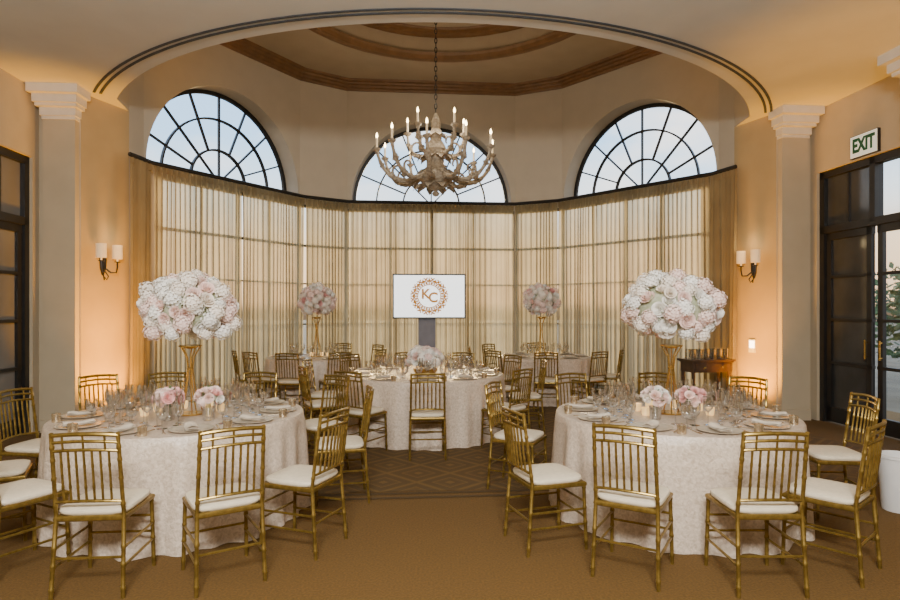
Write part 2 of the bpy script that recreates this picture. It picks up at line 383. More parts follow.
# ---------------------------------------------------------------- curtains and rod
cpath=offs([(-4.62,-.56)]+BACK+[(4.62,-.56)],.17)
seg=[(Vector(cpath[i]),Vector(cpath[i+1])) for i in range(len(cpath)-1)]
rod=MB()
rod.tube([W(p[0],p[1],ZR) for p in cpath],.033,8)
o=rod.build('curtain_rod',M['black'],None,True,W(0,3,ZR)); tag(o,'long dark curtain rod following the curved bay under the arched windows','curtain rod')
def curtain(p,q,label,m,wl=.088,amp=.036):
    p=Vector(p);q=Vector(q);L=(q-p).length;e=(q-p)/L;nr=Vector((e.y,-e.x)); n=max(3,round(L/wl)); org=W(*((p+q)/2),0)
    ph=[random.uniform(-1.5,1.5) for _ in range(n+3)]; am=[random.uniform(.2,1.45) for _ in range(n+3)]; w0=random.uniform(0,6); w1=random.uniform(4,9)
    def fn(s,t):
        x=s*n+.75*math.sin(w1*s+w0)*math.sin(PI*s); x=min(max(x,0),n+.99); i=int(x); fr=x-i
        A=amp*(am[i]*(1-fr)+am[i+1]*fr)*(.75+.45*t); phs=(ph[i]*(1-fr)+ph[i+1]*fr)*(.3+.7*t)
        off=A*math.sin(2*PI*x+phs)+.28*A*math.sin(4*PI*x+2*phs+1)+.014*math.sin(x*.9+3*t)
        a=s*L+ .012*math.sin(4*PI*x)*math.sin(PI*s)
        r=p+e*a+nr*(off); z=(ZR-.045)*(1-t)+.03*t
        return W(r.x,r.y,z)
    mb=MB(); mb.grid(fn,n*12,9)
    o=mb.build('curtain',m,None,True,org)
    hd=MB()
    def fh(s,t):
        x=s*n; r=p+e*(s*L)+nr*(amp*.8*math.sin(2*PI*x)+(.012)); return W(r.x,r.y,ZR-.04-.09*t)
    hd.grid(fh,n*8,1); h=hd.build('pleat_heading',M['drape'],None,True,org); h.parent=o; h.location=(0,0,0)
    tag(o,label,'curtain')
def sp(i,f0,f1): a,b=seg[i]; return a.lerp(b,f0),a.lerp(b,f1)
curtain(*sp(0,0,.97),'narrow gathered tan curtain panel beside the left wall sconce',M['drape'],.09,.04)
curtain(*sp(1,.005,.52),'sheer tan curtain panel under the left half of the left arched window',M['sheer'])
curtain(*sp(1,.52,.995),'sheer tan curtain panel under the right half of the left arched window',M['sheer'])
curtain(*sp(2,.01,.99),'narrow gathered tan curtain between the left and middle arched windows',M['half'],.08,.034)
curtain(*sp(3,.0,.499),'sheer tan curtain left of the lit screen, under the middle arched window',M['sheer'])
curtain(*sp(3,.501,.995),'sheer tan curtain right of the lit screen, under the middle arched window',M['sheer'])
curtain(*sp(4,.015,.985),'narrow gathered tan curtain between the middle and right arched windows',M['half'],.08,.034)
curtain(*sp(5,.005,.478),'sheer tan curtain panel under the left half of the right arched window',M['sheer'])
curtain(*sp(5,.48,.99),'sheer tan curtain panel under the right half of the right arched window',M['sheer'])
curtain(*sp(6,.02,1),'narrow gathered tan curtain panel beside the right wall sconce',M['drape'],.09,.04)
# ---------------------------------------------------------------- chair
def rings(p,q,nodes,r,step=.02):
    p=Vector(p);q=Vector(q);pts=[];rs=[];L=(q-p).length
    ts=[0]+sorted([x for z in nodes for x in(z-.012/L,z-.006/L,z+.006/L,z+.012/L)])+[1]
    for t in ts:
        pts.append(p.lerp(q,t)); rs.append(r)
    for i,t in enumerate(ts):
        for z in nodes:
            if abs(t-z)<.007/L: rs[i]=r*1.22
    return pts,rs
def make_chair():
    t=thing('chiavari_chair','','chair',(0,0,0),0,'gold chairs around the round tables')
    g=M['gold']
    for sx in(-1,1):
        m=MB(); p,r=rings((sx*.19,.20,0),(sx*.18,.185,.45),[.12,.4,.62,.92],.0122); m.tube(p,r,8); m.build('leg',g,t)
        m=MB(); p,r=rings((sx*.19,-.225,0),(sx*.18,-.19,.45),[.12,.4,.62],.0122); p2,r2=rings((sx*.18,-.19,.46),(sx*.174,-.25,.915),[.12,.45,.68,.84],.0115); m.tube(p+p2,r+r2,8); m.lathe([(0,-.005),(.0125,0),(.0125,.006),(.006,.011),(0,.012)],8,(sx*.174,-.25,.915)); m.build('leg',g,t)
    m=MB(); 
    m.tube([(-.185,.19,.435),(.185,.19,.435),(.18,-.19,.435),(-.18,-.19,.435)],.017,8,True); m.box(-.18,.18,-.185,.185,.428,.446); m.build('seat_frame',g,t)
    m=MB()
    def fc(s,tt):
        a=2*PI*s; ca,sa=math.cos(a),math.sin(a); e=.38
        x=math.copysign(abs(ca)**e,ca);y=math.copysign(abs(sa)**e,sa)
        k=[(0,0.446),(.93,.446),(1,.458),(1.02,.47),(1.0,.483),(.9,.492),(.5,.497),(0,.498)][round(tt*7)]
        return Vector((x*.192*k[0],y*.192*k[0]+.003,k[1]))
    m.grid(fc,32,7,True); m.build('cushion',M['cushion'],t)
    def bk(z): 
        f=(z-.46)/.455; return -.19-.06*f, .18-.006*f
    for z,r in((.908,.012),(.868,.0092),(.82,.0092),(.53,.0092)):
        m=MB(); y,x=bk(z); pts=[(x*k/5,y-.026*(1-(k/5)**2),z+.012*(1-(k/5)**2)) for k in range(-5,6)]; m.tube(pts,r,8); m.build('back_rail',g,t)
    for k in range(-3,4):
        m=MB(); xk=k*.042; y0,_=bk(.53);y1,_=bk(.82); c0=-.026*(1-(k*.235)**2)
        p,r=rings((xk,y0+c0,.535),(xk,y1+c0,.83),[.3,.7],.0072); m.tube(p,r,6); m.build('spindle',g,t)
    for k in(-2,0,2):
        m=MB(); xk=k*.055; y0,_=bk(.82);y1,_=bk(.908); c0=-.026*(1-(k*.27)**2); m.tube([(xk,y0+c0,.824),(xk,y1+c0,.916)],.0066,6); m.build('back_spacer',g,t)
    for z in(.17,.27):
        for sx in(-1,1):
            m=MB(); f=z/.45; m.tube([(sx*(.19-.01*f),.20-.015*f,z),(sx*(.19-.01*f),-.225+.035*f,z)],.0083,6); m.build('stretcher',g,t)
    for y,z in((.19,.22),(-.205,.22),(.187,.32)):
        m=MB(); m.tube([(-.185,y,z),(.185,y,z)],.0083,6); m.build('stretcher',g,t)
    return t
proto=make_chair(); used=[False]
def chair(x,y,tx,ty,label,turn=0):
    rz=math.atan2(ty-y,tx-x)-PI/2+R_(turn)
    if not used[0]:
        used[0]=True; proto.location=(x,y,.0); proto.rotation_euler=(0,0,rz); proto['label']=label; return proto
    return dup(proto,(x,y,0),rz,label)
TL=(-2.13,4.79); TR=(1.79,4.82); TC=(-.34,7.83); BL=(-2.38,10.5); BR=(1.68,10.65)
g='gold chair '
for x,y,l,tn in((-2.02,3.53,'facing away at the near left table, nearest the camera, left of its middle',0),(-1.37,3.62,'facing away at the near left table, right of its nearest chair',0),
 (-1.0,4.08,'seen side-on at the right of the near left table, nearer of two',12),(-.93,5.08,'right of the near left table, behind the side-on chair',0),
 (-2.68,3.72,'cut by the left photo edge, its ivory seat nearest of three',0),(-3.20,4.22,'cut by the left photo edge, middle of three along it',0),(-3.40,4.98,'cut by the left photo edge, farthest of three, backrest showing',0),
 (-3.40,5.95,'behind the near left table, farthest left, below the left pilaster',0),(-2.88,6.15,'behind the near left table, just left of the tall flowers',0),(-2.04,6.15,'behind the near left table, just right of the tall flowers',0),(-1.3,5.9,'behind the near left table at its far right',0)):
    chair(x,y,*TL,g+l,tn)
for x,y,l,tn in((1.13,3.69,'facing away at the near right table, left of its middle',0),(1.79,3.55,'facing away at the near right table, nearest the camera',0),(2.36,3.74,'turned side-on at the right front of the near right table',14),
 (3.0,4.72,'right of the near right table, in front of the glass doors',0),
 (.66,4.12,'seen side-on at the left of the near right table, nearer of two',-14),(.62,5.4,'left of the near right table, behind the side-on chair',0),
 (2.76,5.75,'behind the near right table at its far right',0),(2.12,6.1,'behind the near right table, right of the tall flowers',0),(1.35,6.05,'behind the near right table, left of the tall flowers',0)):
    chair(x,y,*TR,g+l,tn)
for x,y,l in((-.25,6.55,'facing away in front of the middle table'),(-.98,6.70,'front left of the middle table, turned right'),(-1.52,7.2,'left of the middle table, second from its front'),(-1.65,7.95,'at the far left of the middle table'),
 (-1.32,8.77,'behind the middle table, far left'),(-.62,9.13,'behind the middle table, just left of the screen stand'),(.12,9.07,'behind the middle table, just right of the screen stand'),(.72,8.62,'behind the middle table, far right'),(.98,7.85,'at the far right of the middle table'),(.64,6.92,'front right of the middle table, turned left')):
    chair(x,y,*TC,g+l)
for c,nm,rows in((BL,'back left',((-95,'nearest, facing away'),(-60,'near side, second from the right'),(-22,'far right end'),(-125,'near side, second from the left'),(-152,'far left end'),(78,'behind its flower stand'),(40,'behind it on the right'))),
                 (BR,'back right',((-98,'nearest, facing away'),(-58,'near side, right of the nearest chair'),(-24,'far right end'),(-138,'near side, left of the nearest chair'),(178,'far left end'),(135,'behind it on the left'),(88,'behind it, middle')))):
    for a,l in rows:
        chair(c[0]+1.08*math.cos(R_(a)),c[1]+1.08*math.sin(R_(a)),*c,g+'at the %s table, %s'%(nm,l))
# ---------------------------------------------------------------- tables, cloths
ZTOP=.765
RL,RR=.925,.915
def table(c,R,nm,seed):
    t=thing('round_table','round banquet table hidden under the %s ivory lace cloth'%nm,'table',(*c,0),0)
    m=MB(); m.lathe([(0,.725),(R-.02,.725),(R-.01,.735),(R-.01,.75),(R-.02,.757),(0,.757)],48); m.build('tabletop',M['mahogany'],t)
    for a in range(4):
        m=MB(); an=a*PI/2+.4; m.tube([(R*.55*math.cos(an),R*.55*math.sin(an),.0),(R*.55*math.cos(an),R*.55*math.sin(an),.73)],.02); m.build('leg',M['grey'],t)
    rd=random.Random(seed); ph=[rd.uniform(0,6.28) for _ in range(4)]; nf=[9,15,24,33]; am=[.015,.028,.022,.011]
    m=MB()
    prof=[(0,ZTOP),(.3*R,ZTOP),(.6*R,ZTOP),(.85*R,ZTOP),(.97*R,ZTOP),(R,ZTOP-.003),(R+.008,ZTOP-.015)]
    def fn(s,tt):
        k=round(tt*18); a=2*PI*s
        if k<7: r,z=prof[k]
        else:
            f=(k-6)/12; z=(ZTOP-.015)*(1-f)+.004*f
            w=sum(am[i]*math.sin(nf[i]*a+ph[i]+.5*f) for i in range(4)); r=R+.012+.025*f+min(max(w,-.036),.042)*f**.6
        return Vector((r*math.cos(a),r*math.sin(a),z))
    m.grid(fn,200,18,True); o=m.build('tablecloth',M['cloth'],None,True); o.location=(*c,0)
    tag(o,'ivory lace-patterned cloth draped to the floor over the %s round table'%nm,'tablecloth')
for c,R,nm,sd_ in((TL,RL,'near left',1),(TR,RR,'near right',2),(TC,1.02,'middle',3),(BL,.8,'back left',4),(BR,.8,'back right',5)): table(c,R,nm,sd_)
# tableware meshes
def lm(name,pr,m,n=14): return MB().lathe(pr,n).mesh(name,m)
def stem(fr,h,bowl): return [(0,.001),(fr,.001),(fr,.003),(.006,.008),(.004,.02),(.004,h)]+bowl
ME={}
ME['wine_glass']=lm('wine_glass',stem(.034,.09,[(.015,.1),(.032,.12),(.038,.15),(.036,.18),(.031,.205)]),M['glass'])
ME['water_goblet']=lm('water_goblet',stem(.036,.06,[(.02,.068),(.036,.09),(.04,.12),(.038,.16)]),M['glass'])
ME['champagne_flute']=lm('champagne_flute',stem(.03,.085,[(.012,.1),(.022,.14),(.025,.19),(.022,.235)]),M['glass'])
ME['charger_plate']=lm('charger_plate',[(0,.004),(.08,.003),(.1,.006),(.145,.014),(.152,.013),(.145,.008),(.1,0.001),(0,0.0005)],M['plate'],28)
def napkin():
    m=MB(); m.grid(lambda s,t:Vector(((s-.5)*.085,(t-.5)*.20,.02+.006*math.sin(s*PI)+.003*math.sin(t*9))),4,8)
    m.grid(lambda s,t:Vector(((s-.5)*.075,(t-.5)*.195,.028+.012*math.sin(s*PI)+.004*math.sin(t*7+1))),4,8)
    m.grid(lambda s,t:Vector(((s-.5)*.085,(t-.5)*.20,.0145)),2,2); return m.mesh('napkin',M['linen'])
ME['napkin']=napkin()
def fork():
    m=MB(); m.box(-.005,.005,-.1,.03,.0,.004); m.box(-.011,.011,.03,.05,.001,.005)
    for k in range(4): m.box(-.011+k*.0064,-.008+k*.0064,.05,.095,.002,.005)
    return m.mesh('fork',M['silver'])
ME['fork']=fork()
m=MB(); m.box(-.006,.006,-.11,.0,.0,.005); m.add([(-.006,0,.001),(.008,0,.001),(.009,.07,.001),(-.006,.11,.001),(-.006,0,.004),(.008,0,.004),(.009,.07,.004),(-.006,.11,.004)],[(0,1,2,3)[::-1],(4,5,6,7),(0,1,5,4),(1,2,6,5),(2,3,7,6),(3,0,4,7)]); ME['knife']=m.mesh('knife',M['silver'])
m=MB(); m.lathe([(0,0),(.029,0),(.03,.004),(.03,.045),(.032,.046),(.032,.06),(.029,.063),(.006,.064),(.006,.07),(0,.071)],16); ME['favor_tin']=m.mesh('favor_tin',M['silver'])
m=MB(); m.lathe([(0,0),(.026,0),(.03,.01),(.034,.06),(.032,.06),(.028,.03),(0,.03)],14); ME['votive_candle']=m.mesh('votive_candle',M['votive'])
WORD={'wine_glass':('clear stemmed wine glass','wine glass'),'water_goblet':('short clear water goblet','goblet'),'champagne_flute':('tall clear champagne flute','glass'),'charger_plate':('round ivory plate with raised rim','plate'),'napkin':('folded ivory linen napkin lying on a plate','napkin'),'fork':('silver fork beside a plate','fork'),'knife':('silver knife beside a plate','knife'),'favor_tin':('small lidded silver favour tin by the table edge','favour tin'),'votive_candle':('glowing gold votive candle cup','candle')}
VASES=[(-2.11,4.50),(-1.81,4.50),(1.55,4.53),(1.82,4.53)]
STANDS=[(-2.06,4.76),(1.77,4.8),(-2.33,10.5),(1.62,10.65)]
BLOCK=[(x,y,.165) for x,y in VASES]+[(x,y,.15) for x,y in STANDS]+[(-.32,7.75,.31)]
PLACED=[]
def put(k,x,y,z,rz,nm):
    if k not in('charger_plate','napkin','fork','knife','favor_tin'):
        if any((x-a)**2+(y-b)**2<r*r for a,b,r in BLOCK): return
        if any((x-a)**2+(y-b)**2<.08**2 for a,b in PLACED): return
        PLACED.append((x,y))
    o=bpy.data.objects.new(k,ME[k]); col.objects.link(o); o.location=(x,y,z); o.rotation_euler=(0,0,rz)
    l,c=WORD[k]; tag(o,l+' on the %s table'%nm,c,'%s on the %s table'%(k.replace('_',' ')+'s',nm))
for c,R,nm,N,ph in((TL,RL,'near left',10,10),(TR,RR,'near right',10,22),(TC,1.02,'middle',10,93-180),(BL,.8,'back left',8,-95),(BR,.8,'back right',8,-98)):
    z=ZTOP+.001
    for i in range(N):
        a=R_(ph+360*i/N); ca,sa=math.cos(a),math.sin(a); rz=a+PI/2
        P=lambda r,t:(c[0]+r*ca-t*sa,c[1]+r*sa+t*ca)
        small=R<.9
        put('charger_plate',*P(R-.19,0),z,rz,nm); put('napkin',*P(R-.19,0),z,rz,nm)
        j=lambda:random.uniform(-.012,.012)
        put('wine_glass',*P(R-.41+j(),.03+j()),z,0,nm); put('champagne_flute',*P(R-.42+j(),.12),z,0,nm)
        if not small:
            put('water_goblet',*P(R-.39+j(),-.065+j()),z,0,nm); put('wine_glass',*P(R-.51+j(),.05+j()),z,0,nm)
            put('champagne_flute',*P(R-.50+j(),-.05+j()),z,0,nm); put('water_goblet',*P(R-.33,.21+j()),z,0,nm)
            put('fork',*P(R-.19,-.175),z,rz+PI,nm); put('knife',*P(R-.19,.175),z,rz+PI,nm)
            put('favor_tin',*P(R-.10,.225),z,rz,nm)
    for i in range(8 if R>.9 else 3):
        a=i*.785+.4; put('votive_candle',c[0]+.30*R*math.cos(a),c[1]+.30*R*math.sin(a),z,0,nm)
# ---------------------------------------------------------------- flowers
def rose(m,nm):
    mb=MB()
    for n,Rr,h,spn,ph in((3,.24,.78,1.25,0),(4,.46,.74,1.0,.5),(5,.74,.58,.85,.2),(6,1.0,.30,.72,.7)):
        for i in range(n):
            a=ph+2*PI*i/n
            def fn(s,t,a=a,Rr=Rr,h=h,spn=spn):
                s2=s*2-1; edge=1-.22*s2*s2; tt=t*edge; ang=a+s2*spn*(.35+.65*t); rad=Rr*(.2+.8*math.sin(tt*PI/2))
                if t>.95: rad*=1.06
                return Vector((rad*math.cos(ang),rad*math.sin(ang),-.35+ (h+.35)*tt-(.06*Rr if t>.95 else 0)))
            mb.grid(fn,4,3)
    return mb.mesh(nm,m)
def hydrangea(m,nm):
    mb=MB(); N=60
    for i in range(N):
        z=1-1.35*(i+.5)/N; th=i*2.39996; r=math.sqrt(max(0,1-z*z)); n=Vector((r*math.cos(th),r*math.sin(th),z)); p=n*random.uniform(.84,1.08)
        x=n.orthogonal().normalized(); y=n.cross(x); rot=random.uniform(0,6)
        for k in range(4):
            a=rot+k*PI/2; d=x*math.cos(a)+y*math.sin(a); e=n.cross(d); s=.22
            mb.add([p,p+d*s*.55+e*s*.5+n*.04,p+d*s*1.05+n*.06,p+d*s*.55-e*s*.5+n*.04],[(0,1,2,3)])
    mb.lathe([(0,-.5),(.5,-.4),(.72,0),(.6,.5),(.3,.72),(0,.78)],10)
    return mb.mesh(nm,m)
RS={k:rose(M[k],'rose') for k in('white','blush','pink','lilac')}
HY={k:hydrangea(M[k],'hydrangea') for k in('white','lilac','blush')}
def leafmesh():
    m=MB(); m.grid(lambda s,t:Vector(((s-.5)*1.0*math.sin(PI*min(1,t*.92+.06)),.1*math.cos(s*PI*2),t*2.0+0)),2,5); return m.mesh('leaf',M['leaf'])
LF=leafmesh()
def bouquet(name,label,loc,rx,rz,n,size,pal,group=None,zmin=-1,leaves=8,jit=.1,hyd=.5,core=.8):
    t=thing(name,label,'flowers',loc,0,group)
    c=MB(); c.lathe([(rx*core*math.cos(x),max(rz*core*math.sin(x),zmin*rz*.8)) for x in [(-PI/2+PI*i/8) for i in range(9)]],16); c.build('foliage_core',M['core'],t)
    for i in range(n):
        z=1-(1-zmin)*(i+.5)/n; th=i*2.39996+random.uniform(-.18,.18); r=math.sqrt(max(0,1-z*z)); d=Vector((r*math.cos(th),r*math.sin(th),z))
        nrm=(Vector((d.x/rx,d.y/rx,d.z/rz)).normalized()+Vector((random.uniform(-.35,.35),random.uniform(-.35,.35),random.uniform(-.35,.35)))).normalized(); k=random.uniform(1-jit*1.3,1+jit*.9); p=Vector((d.x*rx*k,d.y*rx*k,d.z*rz*k-(.05*rz*random.random() if z<0 else 0)))
        q=nrm.to_track_quat('Z','Y'); kind=random.random(); c_=random.choice(pal); s=size*random.uniform(.78,1.15)
        if kind<hyd and c_!='pink': inst('hydrangea',HY.get(c_,HY['white']),t,p,q,s*1.08)
        else: inst('rose',RS.get(c_,RS['white']),t,p,q,s*.95)
    for i in range(leaves):
        d=Vector((random.gauss(0,1),random.gauss(0,1),random.gauss(0,.8)-.3)).normalized()
        if d.z<zmin: d.z=abs(d.z)
        p=Vector((d.x*rx*.85,d.y*rx*.85,d.z*rz*.85)); inst('leaf',LF,t,p,(d+Vector((0,0,-.2))).to_track_quat('Z','Y'),size*.55)
    return t
def stand(loc,h,label,group):
    t=thing('flower_stand',label,'flower stand',loc,0,group)
    m=MB(); m.lathe([(0,0),(.10,0),(.105,.006),(.10,.012),(.085,.012),(0,.012)],24); m.build('base',M['brass'],t)
    for k in range(5):
        a=k*2*PI/5+.6; prof=[(.095,.012),(.060,h*.2),(.030,h*.45),(.019,h*.66),(.028,h*.82),(.08,h*.985)]
        m=MB(); m.tube([(r*math.cos(a),r*math.sin(a),z) for r,z in prof],.0058,6); m.build('rod',M['brass'],t)
    for z,r in((h*.66,.022),(h*.985,.082)):
        m=MB(); m.tube([(r*math.cos(a*PI/10),r*math.sin(a*PI/10),z) for a in range(20)],.006,6,True); m.build('ring',M['brass'],t)
    m=MB(); m.lathe([(0,h*.94),(.045,h*.95),(.065,h*.99),(.06,h*.992),(0,h*.975)],16); m.build('cup',M['brass'],t)
P1=['white']*6+['lilac']*4+['blush']*5
P2=['white']*2+['blush']*6+['pink']*1+['lilac']*4
gz=ZTOP+.001
for (x,y),nm,pal in zip(STANDS,('near left','near right','back left','back right'),(P1,P1,P2,P2)):
    near='near' in nm; h=.55 if near else .70
    stand((x,y,gz),h,'tall gold openwork flower stand on the %s table'%nm,None)
    rz_=.24
    bouquet('flower_arrangement','large round ball of white and blush flowers atop the %s gold stand'%nm,(x,y,gz+h+rz_+.05),.325 if near else .27,rz_,99,.059,pal,None,-.84,14,.11,.62,.88)
def lowvase(p,fl,where,pal):
    x,y=p
    m=MB(); m.lathe([(0,.0),(.038,0),(.042,.006),(.045,.09),(.05,.10),(.047,.10),(.041,.088),(.036,.008),(0,.006)],20); o=m.build('glass_vase',M['glass']); o.location=(x,y,gz); tag(o,'small clear glass vase '+where,'vase')
    b=bouquet('posy',fl+' in a glass vase '+where,(x,y,gz+.165),.085,.068,17,.042,pal,None,-.3,12,.1,.2)
    for k in range(4):
        a=k*1.6; m=MB(); m.tube([(.02*math.cos(a),.02*math.sin(a),-.13),(.01*math.cos(a),.01*math.sin(a),-.02)],.003,5); m.build('stem',M['leaf'],b)
lowvase(VASES[0],'pink roses','in front of the near left gold stand, left one',['pink','pink','blush','blush'])
lowvase(VASES[1],'blush and white roses','right of the near left gold stand',['blush','blush','pink','white'])
lowvase(VASES[2],'white and blush roses','left of the near right gold stand',['white','blush','blush','lilac'])
lowvase(VASES[3],'pink roses','in front of the near right gold stand, right one',['pink','blush','blush','pink'])
bouquet('flower_arrangement','low wide dome of white and blush flowers on the middle table',(-.32,7.75,gz+.16),.21,.155,46,.056,P1,None,-.15,14)
m=MB(); m.lathe([(0,0),(.12,0),(.15,.03),(.16,.07),(.15,.07),(0,.02)],24); o=m.build('flower_bowl',M['brass']); o.location=(-.32,7.75,gz); tag(o,'shallow gold bowl under the low flowers on the middle table','bowl')
# ---------------------------------------------------------------- chandelier
cl=W(-.12,-.2,3.32)
ch=thing('chandelier','large carved giltwood chandelier with lit candle bulbs hanging from a chain','chandelier',cl)
m=MB(); m.lathe([(r*1.35,z) for r,z in[(0,0),(.03,.015),(.045,.05),(.02,.09),(.06,.12),(.15,.19),(.2,.27),(.2,.35),(.13,.42),(.09,.48),(.075,.56),(.10,.63),(.125,.72),(.1,.80),(.06,.88),(.08,.96),(.05,1.04),(.06,1.12),(.035,1.22),(.015,1.28),(0,1.29)]],20); m.build('body',M['chand'],ch)
def leafp(mb,p,d,up,L,wd):
    d=Vector(d).normalized();up=Vector(up).normalized();sd=d.cross(up).normalized()
    mb.grid(lambda s,t:Vector(p)+d*L*(t-.25*t*t)+up*L*(.55*t-.75*t*t*(1 if t>.5 else .6))+sd*(s-.5)*2*wd*math.sin(PI*min(1,.1+t*.88))+up*.02*abs(s-.5),4,5)
for k in range(10):
    a=2*PI*k/10; d=(math.cos(a),math.sin(a),0)
    for r0,z0,L,wd in((.14,.14,.28,.08),(.11,.58,.24,.06),(.08,.92,.17,.045),(.12,.36,.26,.055)):
        mb=MB(); leafp(mb,(r0*d[0],r0*d[1],z0),d,(0,0,1),L,wd); mb.build('acanthus_leaf',M['chand'],ch)
def bez(p,n=14):
    out=[]
    for i in range(n+1):
        t=i/n; out.append([sum(c*q[j] for c,q in zip(((1-t)**3,3*t*(1-t)**2,3*t*t*(1-t),t**3),p)) for j in(0,1)])
    return out
def arm(a,pr,ctip,th=1):
    ca,sa=math.cos(a),math.sin(a); mb=MB(); pts=[(r*ca,r*sa,z) for r,z in pr]; N=len(pts)
    mb.tube(pts,[(.042-.018*i/N+.005*math.sin(i*2.3))*th for i in range(N)],8)
    for i in(3,7,11):
        t=(Vector(pts[min(i+1,N-1)])-Vector(pts[i-1])).normalized()
        for u in((0,0,1),(0,0,-1)):
            leafp(mb,pts[i],t,u,.17,.05)
        for sg in(-1,1): leafp(mb,pts[i],t+Vector((-sa*sg,ca*sg,0))*.5,(-sa*sg,ca*sg,.2),.11,.036)
    r0,z0=pr[7]; sc=[]
    for q in range(15):
        an=-PI*.6+q*.42; rr=.13-.0075*q; sc.append(((r0-.02+rr*math.cos(an))*ca,(r0-.02+rr*math.cos(an))*sa,z0+.14+rr*math.sin(an)))
    mb.tube(sc,[.022-.0008*q for q in range(15)],6)
    o=mb.build('arm',M['chand'],ch)
    r,z=ctip
    b=MB(); b.lathe([(0,-.02),(.03,-.015),(.055,.01),(.062,.03),(.05,.03),(.02,.02),(.022,.05),(0,.05)],12,(r*ca,r*sa,z)); b.build('candle_cup',M['chand'],o)
    b=MB(); b.lathe([(0,.03),(.016,.03),(.016,.19),(0,.19)],8,(r*ca,r*sa,z)); b.build('candle',M['candle'],o)
    b=MB(); b.lathe([(0,.19),(.011,.195),(.018,.215),(.014,.24),(.004,.27),(0,.275)],8,(r*ca,r*sa,z)); b.build('candle_bulb',M['flame'],o)
for k in range(10):
    arm(2*PI*k/10+.2,bez([(.12,.42),(.42,.10),(.80,.18),(.90,.66)]),(.90,.66))
for k in range(5):
    arm(2*PI*k/5+.35,bez([(.07,.72),(.22,.55),(.44,.6),(.46,.98)]),(.46,.98),.8)
mb=MB(); z=1.27; i=0; top=ZT+.45-cl.z
while z<top-.1:
    pts=[]
    for q in range(12):
        a=2*PI*q/12; x=.018*math.cos(a); zz=.045*math.sin(a); pts.append((x,0,z+.045+zz) if i%2 else (0,x,z+.045+zz))
    mb.tube(pts,.007,5,True); z+=.072; i+=1
mb.build('chain',M['black'],ch)
mb=MB(); mb.lathe([(0,top-.1),(.03,top-.095),(.1,top-.03),(.11,top-.01),(0,top-.01)],16); mb.build('ceiling_rose',M['chand'],ch)
# ---------------------------------------------------------------- wall sconces
def basis_obj(name,label,cat,o,x,y,zv):
    t=thing(name,label,cat); 
    Mx=Matrix((( x.x,y.x,zv.x,o.x),(x.y,y.y,zv.y,o.y),(x.z,y.z,zv.z,o.z),(0,0,0,1))); t.matrix_basis=Mx; return t
UP=Vector((0,0,1))
def pierpt(sgn,f):
    a=Vector((sgn*N1,-.38)); b=Vector((sgn*NU[sgn],-1.1)); p=a.lerp(b,f); e=(b-a).normalized(); nr=Vector((e.y,-e.x))
    if nr.x*sgn>0: nr=-nr
    return p,nr
def sconce(sgn,f,label):
    p,nr=pierpt(sgn,f)
    o=W(p.x,p.y,2.2); n3=W(nr.x,nr.y)-W(0,0); x3=UP.cross(n3)
    t=basis_obj('wall_sconce',label,'wall light',o,x3,UP,n3)
    m=MB(); m.tube([(0,-.14,.01),(0,-.05,.014),(0,.08,.014),(0,.16,.01)],[.012,.04,.045,.012],10); m.build('backplate',M['black'],t)
    for sx in(-1,1):
        m=MB(); m.tube([(0,-.02,.02),(sx*.05,-.10,.10),(sx*.11,-.10,.13),(sx*.13,-.02,.13),(sx*.13,.05,.13)],.011,6); m.tube([(sx*.13-.035*math.cos(q*PI/6),.05,.13+.035*math.sin(q*PI/6)) for q in range(12)],.006,5,True)
        m.tube([(0,-.05,.02),(sx*.04,-.15,.07),(sx*.02,-.2,.06),(0,-.16,.04)],.008,6); a=m.build('arm',M['black'],t)
        m=MB(); n=16
        m.grid(lambda s,tt:Vector((sx*.13+.066*math.cos(2*PI*s),.09+.19*tt,.13+.066*math.sin(2*PI*s))),n,1,True); m.build('lamp_shade',M['shade'],t)
        m=MB(); m.tube([(sx*.13,.05,.13),(sx*.13,.15,.13)],.012,8); m.build('candle_sleeve',M['candle'],a)
sconce(-1,.58,'black iron two-shade wall sconce on the left amber-lit pier')
sconce(1,.5,'black iron two-shade wall sconce on the right amber-lit pier')
# step light low on right pier
p,nr=pierpt(1,.45); n3=W(nr.x,nr.y)-W(0,0); x3=UP.cross(n3)
t=basis_obj('wall_light','small bright square light plate low on the right pier','wall light',W(p.x,p.y,1.04),x3,UP,n3)
m=MB(); m.box(-.06,.06,-.10,.10,0,.012); m.build('frame',M['trim'],t,False); m=MB(); m.box(-.045,.045,-.03,.08,.012,.016); m.build('lens',M['steplight'],t,False)
# ---------------------------------------------------------------- exit sign
def text_mesh(s,size,ext,m,name,bold=.012):
    cu=bpy.data.curves.new('t','FONT'); cu.body=s; cu.size=size; cu.extrude=ext; cu.align_x='CENTER'; cu.align_y='CENTER'; cu.offset=size*bold
    o=bpy.data.objects.new('t',cu); col.objects.link(o); bpy.context.view_layer.update()
    me=bpy.data.meshes.new_from_object(o.evaluated_get(bpy.context.evaluated_depsgraph_get())); me.name=name; bpy.data.objects.remove(o); me.materials.clear(); me.materials.append(m); return me
n3=W(-1,0)-W(0,0); x3=W(0,-1)-W(0,0)
t=basis_obj('exit_sign','white exit sign with dark green letters above the right glass doors','sign',W(USD[1]-.002,-2.16,3.715),x3,UP,n3)
m=MB(); m.box(-.23,.23,-.146,.146,0,.04); m.build('housing',M['black'],t,False)
m=MB(); m.box(-.222,.222,-.138,.138,.04,.044); m.build('face',M['signw'],t,False)
o=inst('lettering',text_mesh('EXIT',.225,.002,M['signk'],'lettering',.042),t,(0,0,.046)); o.scale=(.80,1.08,1)
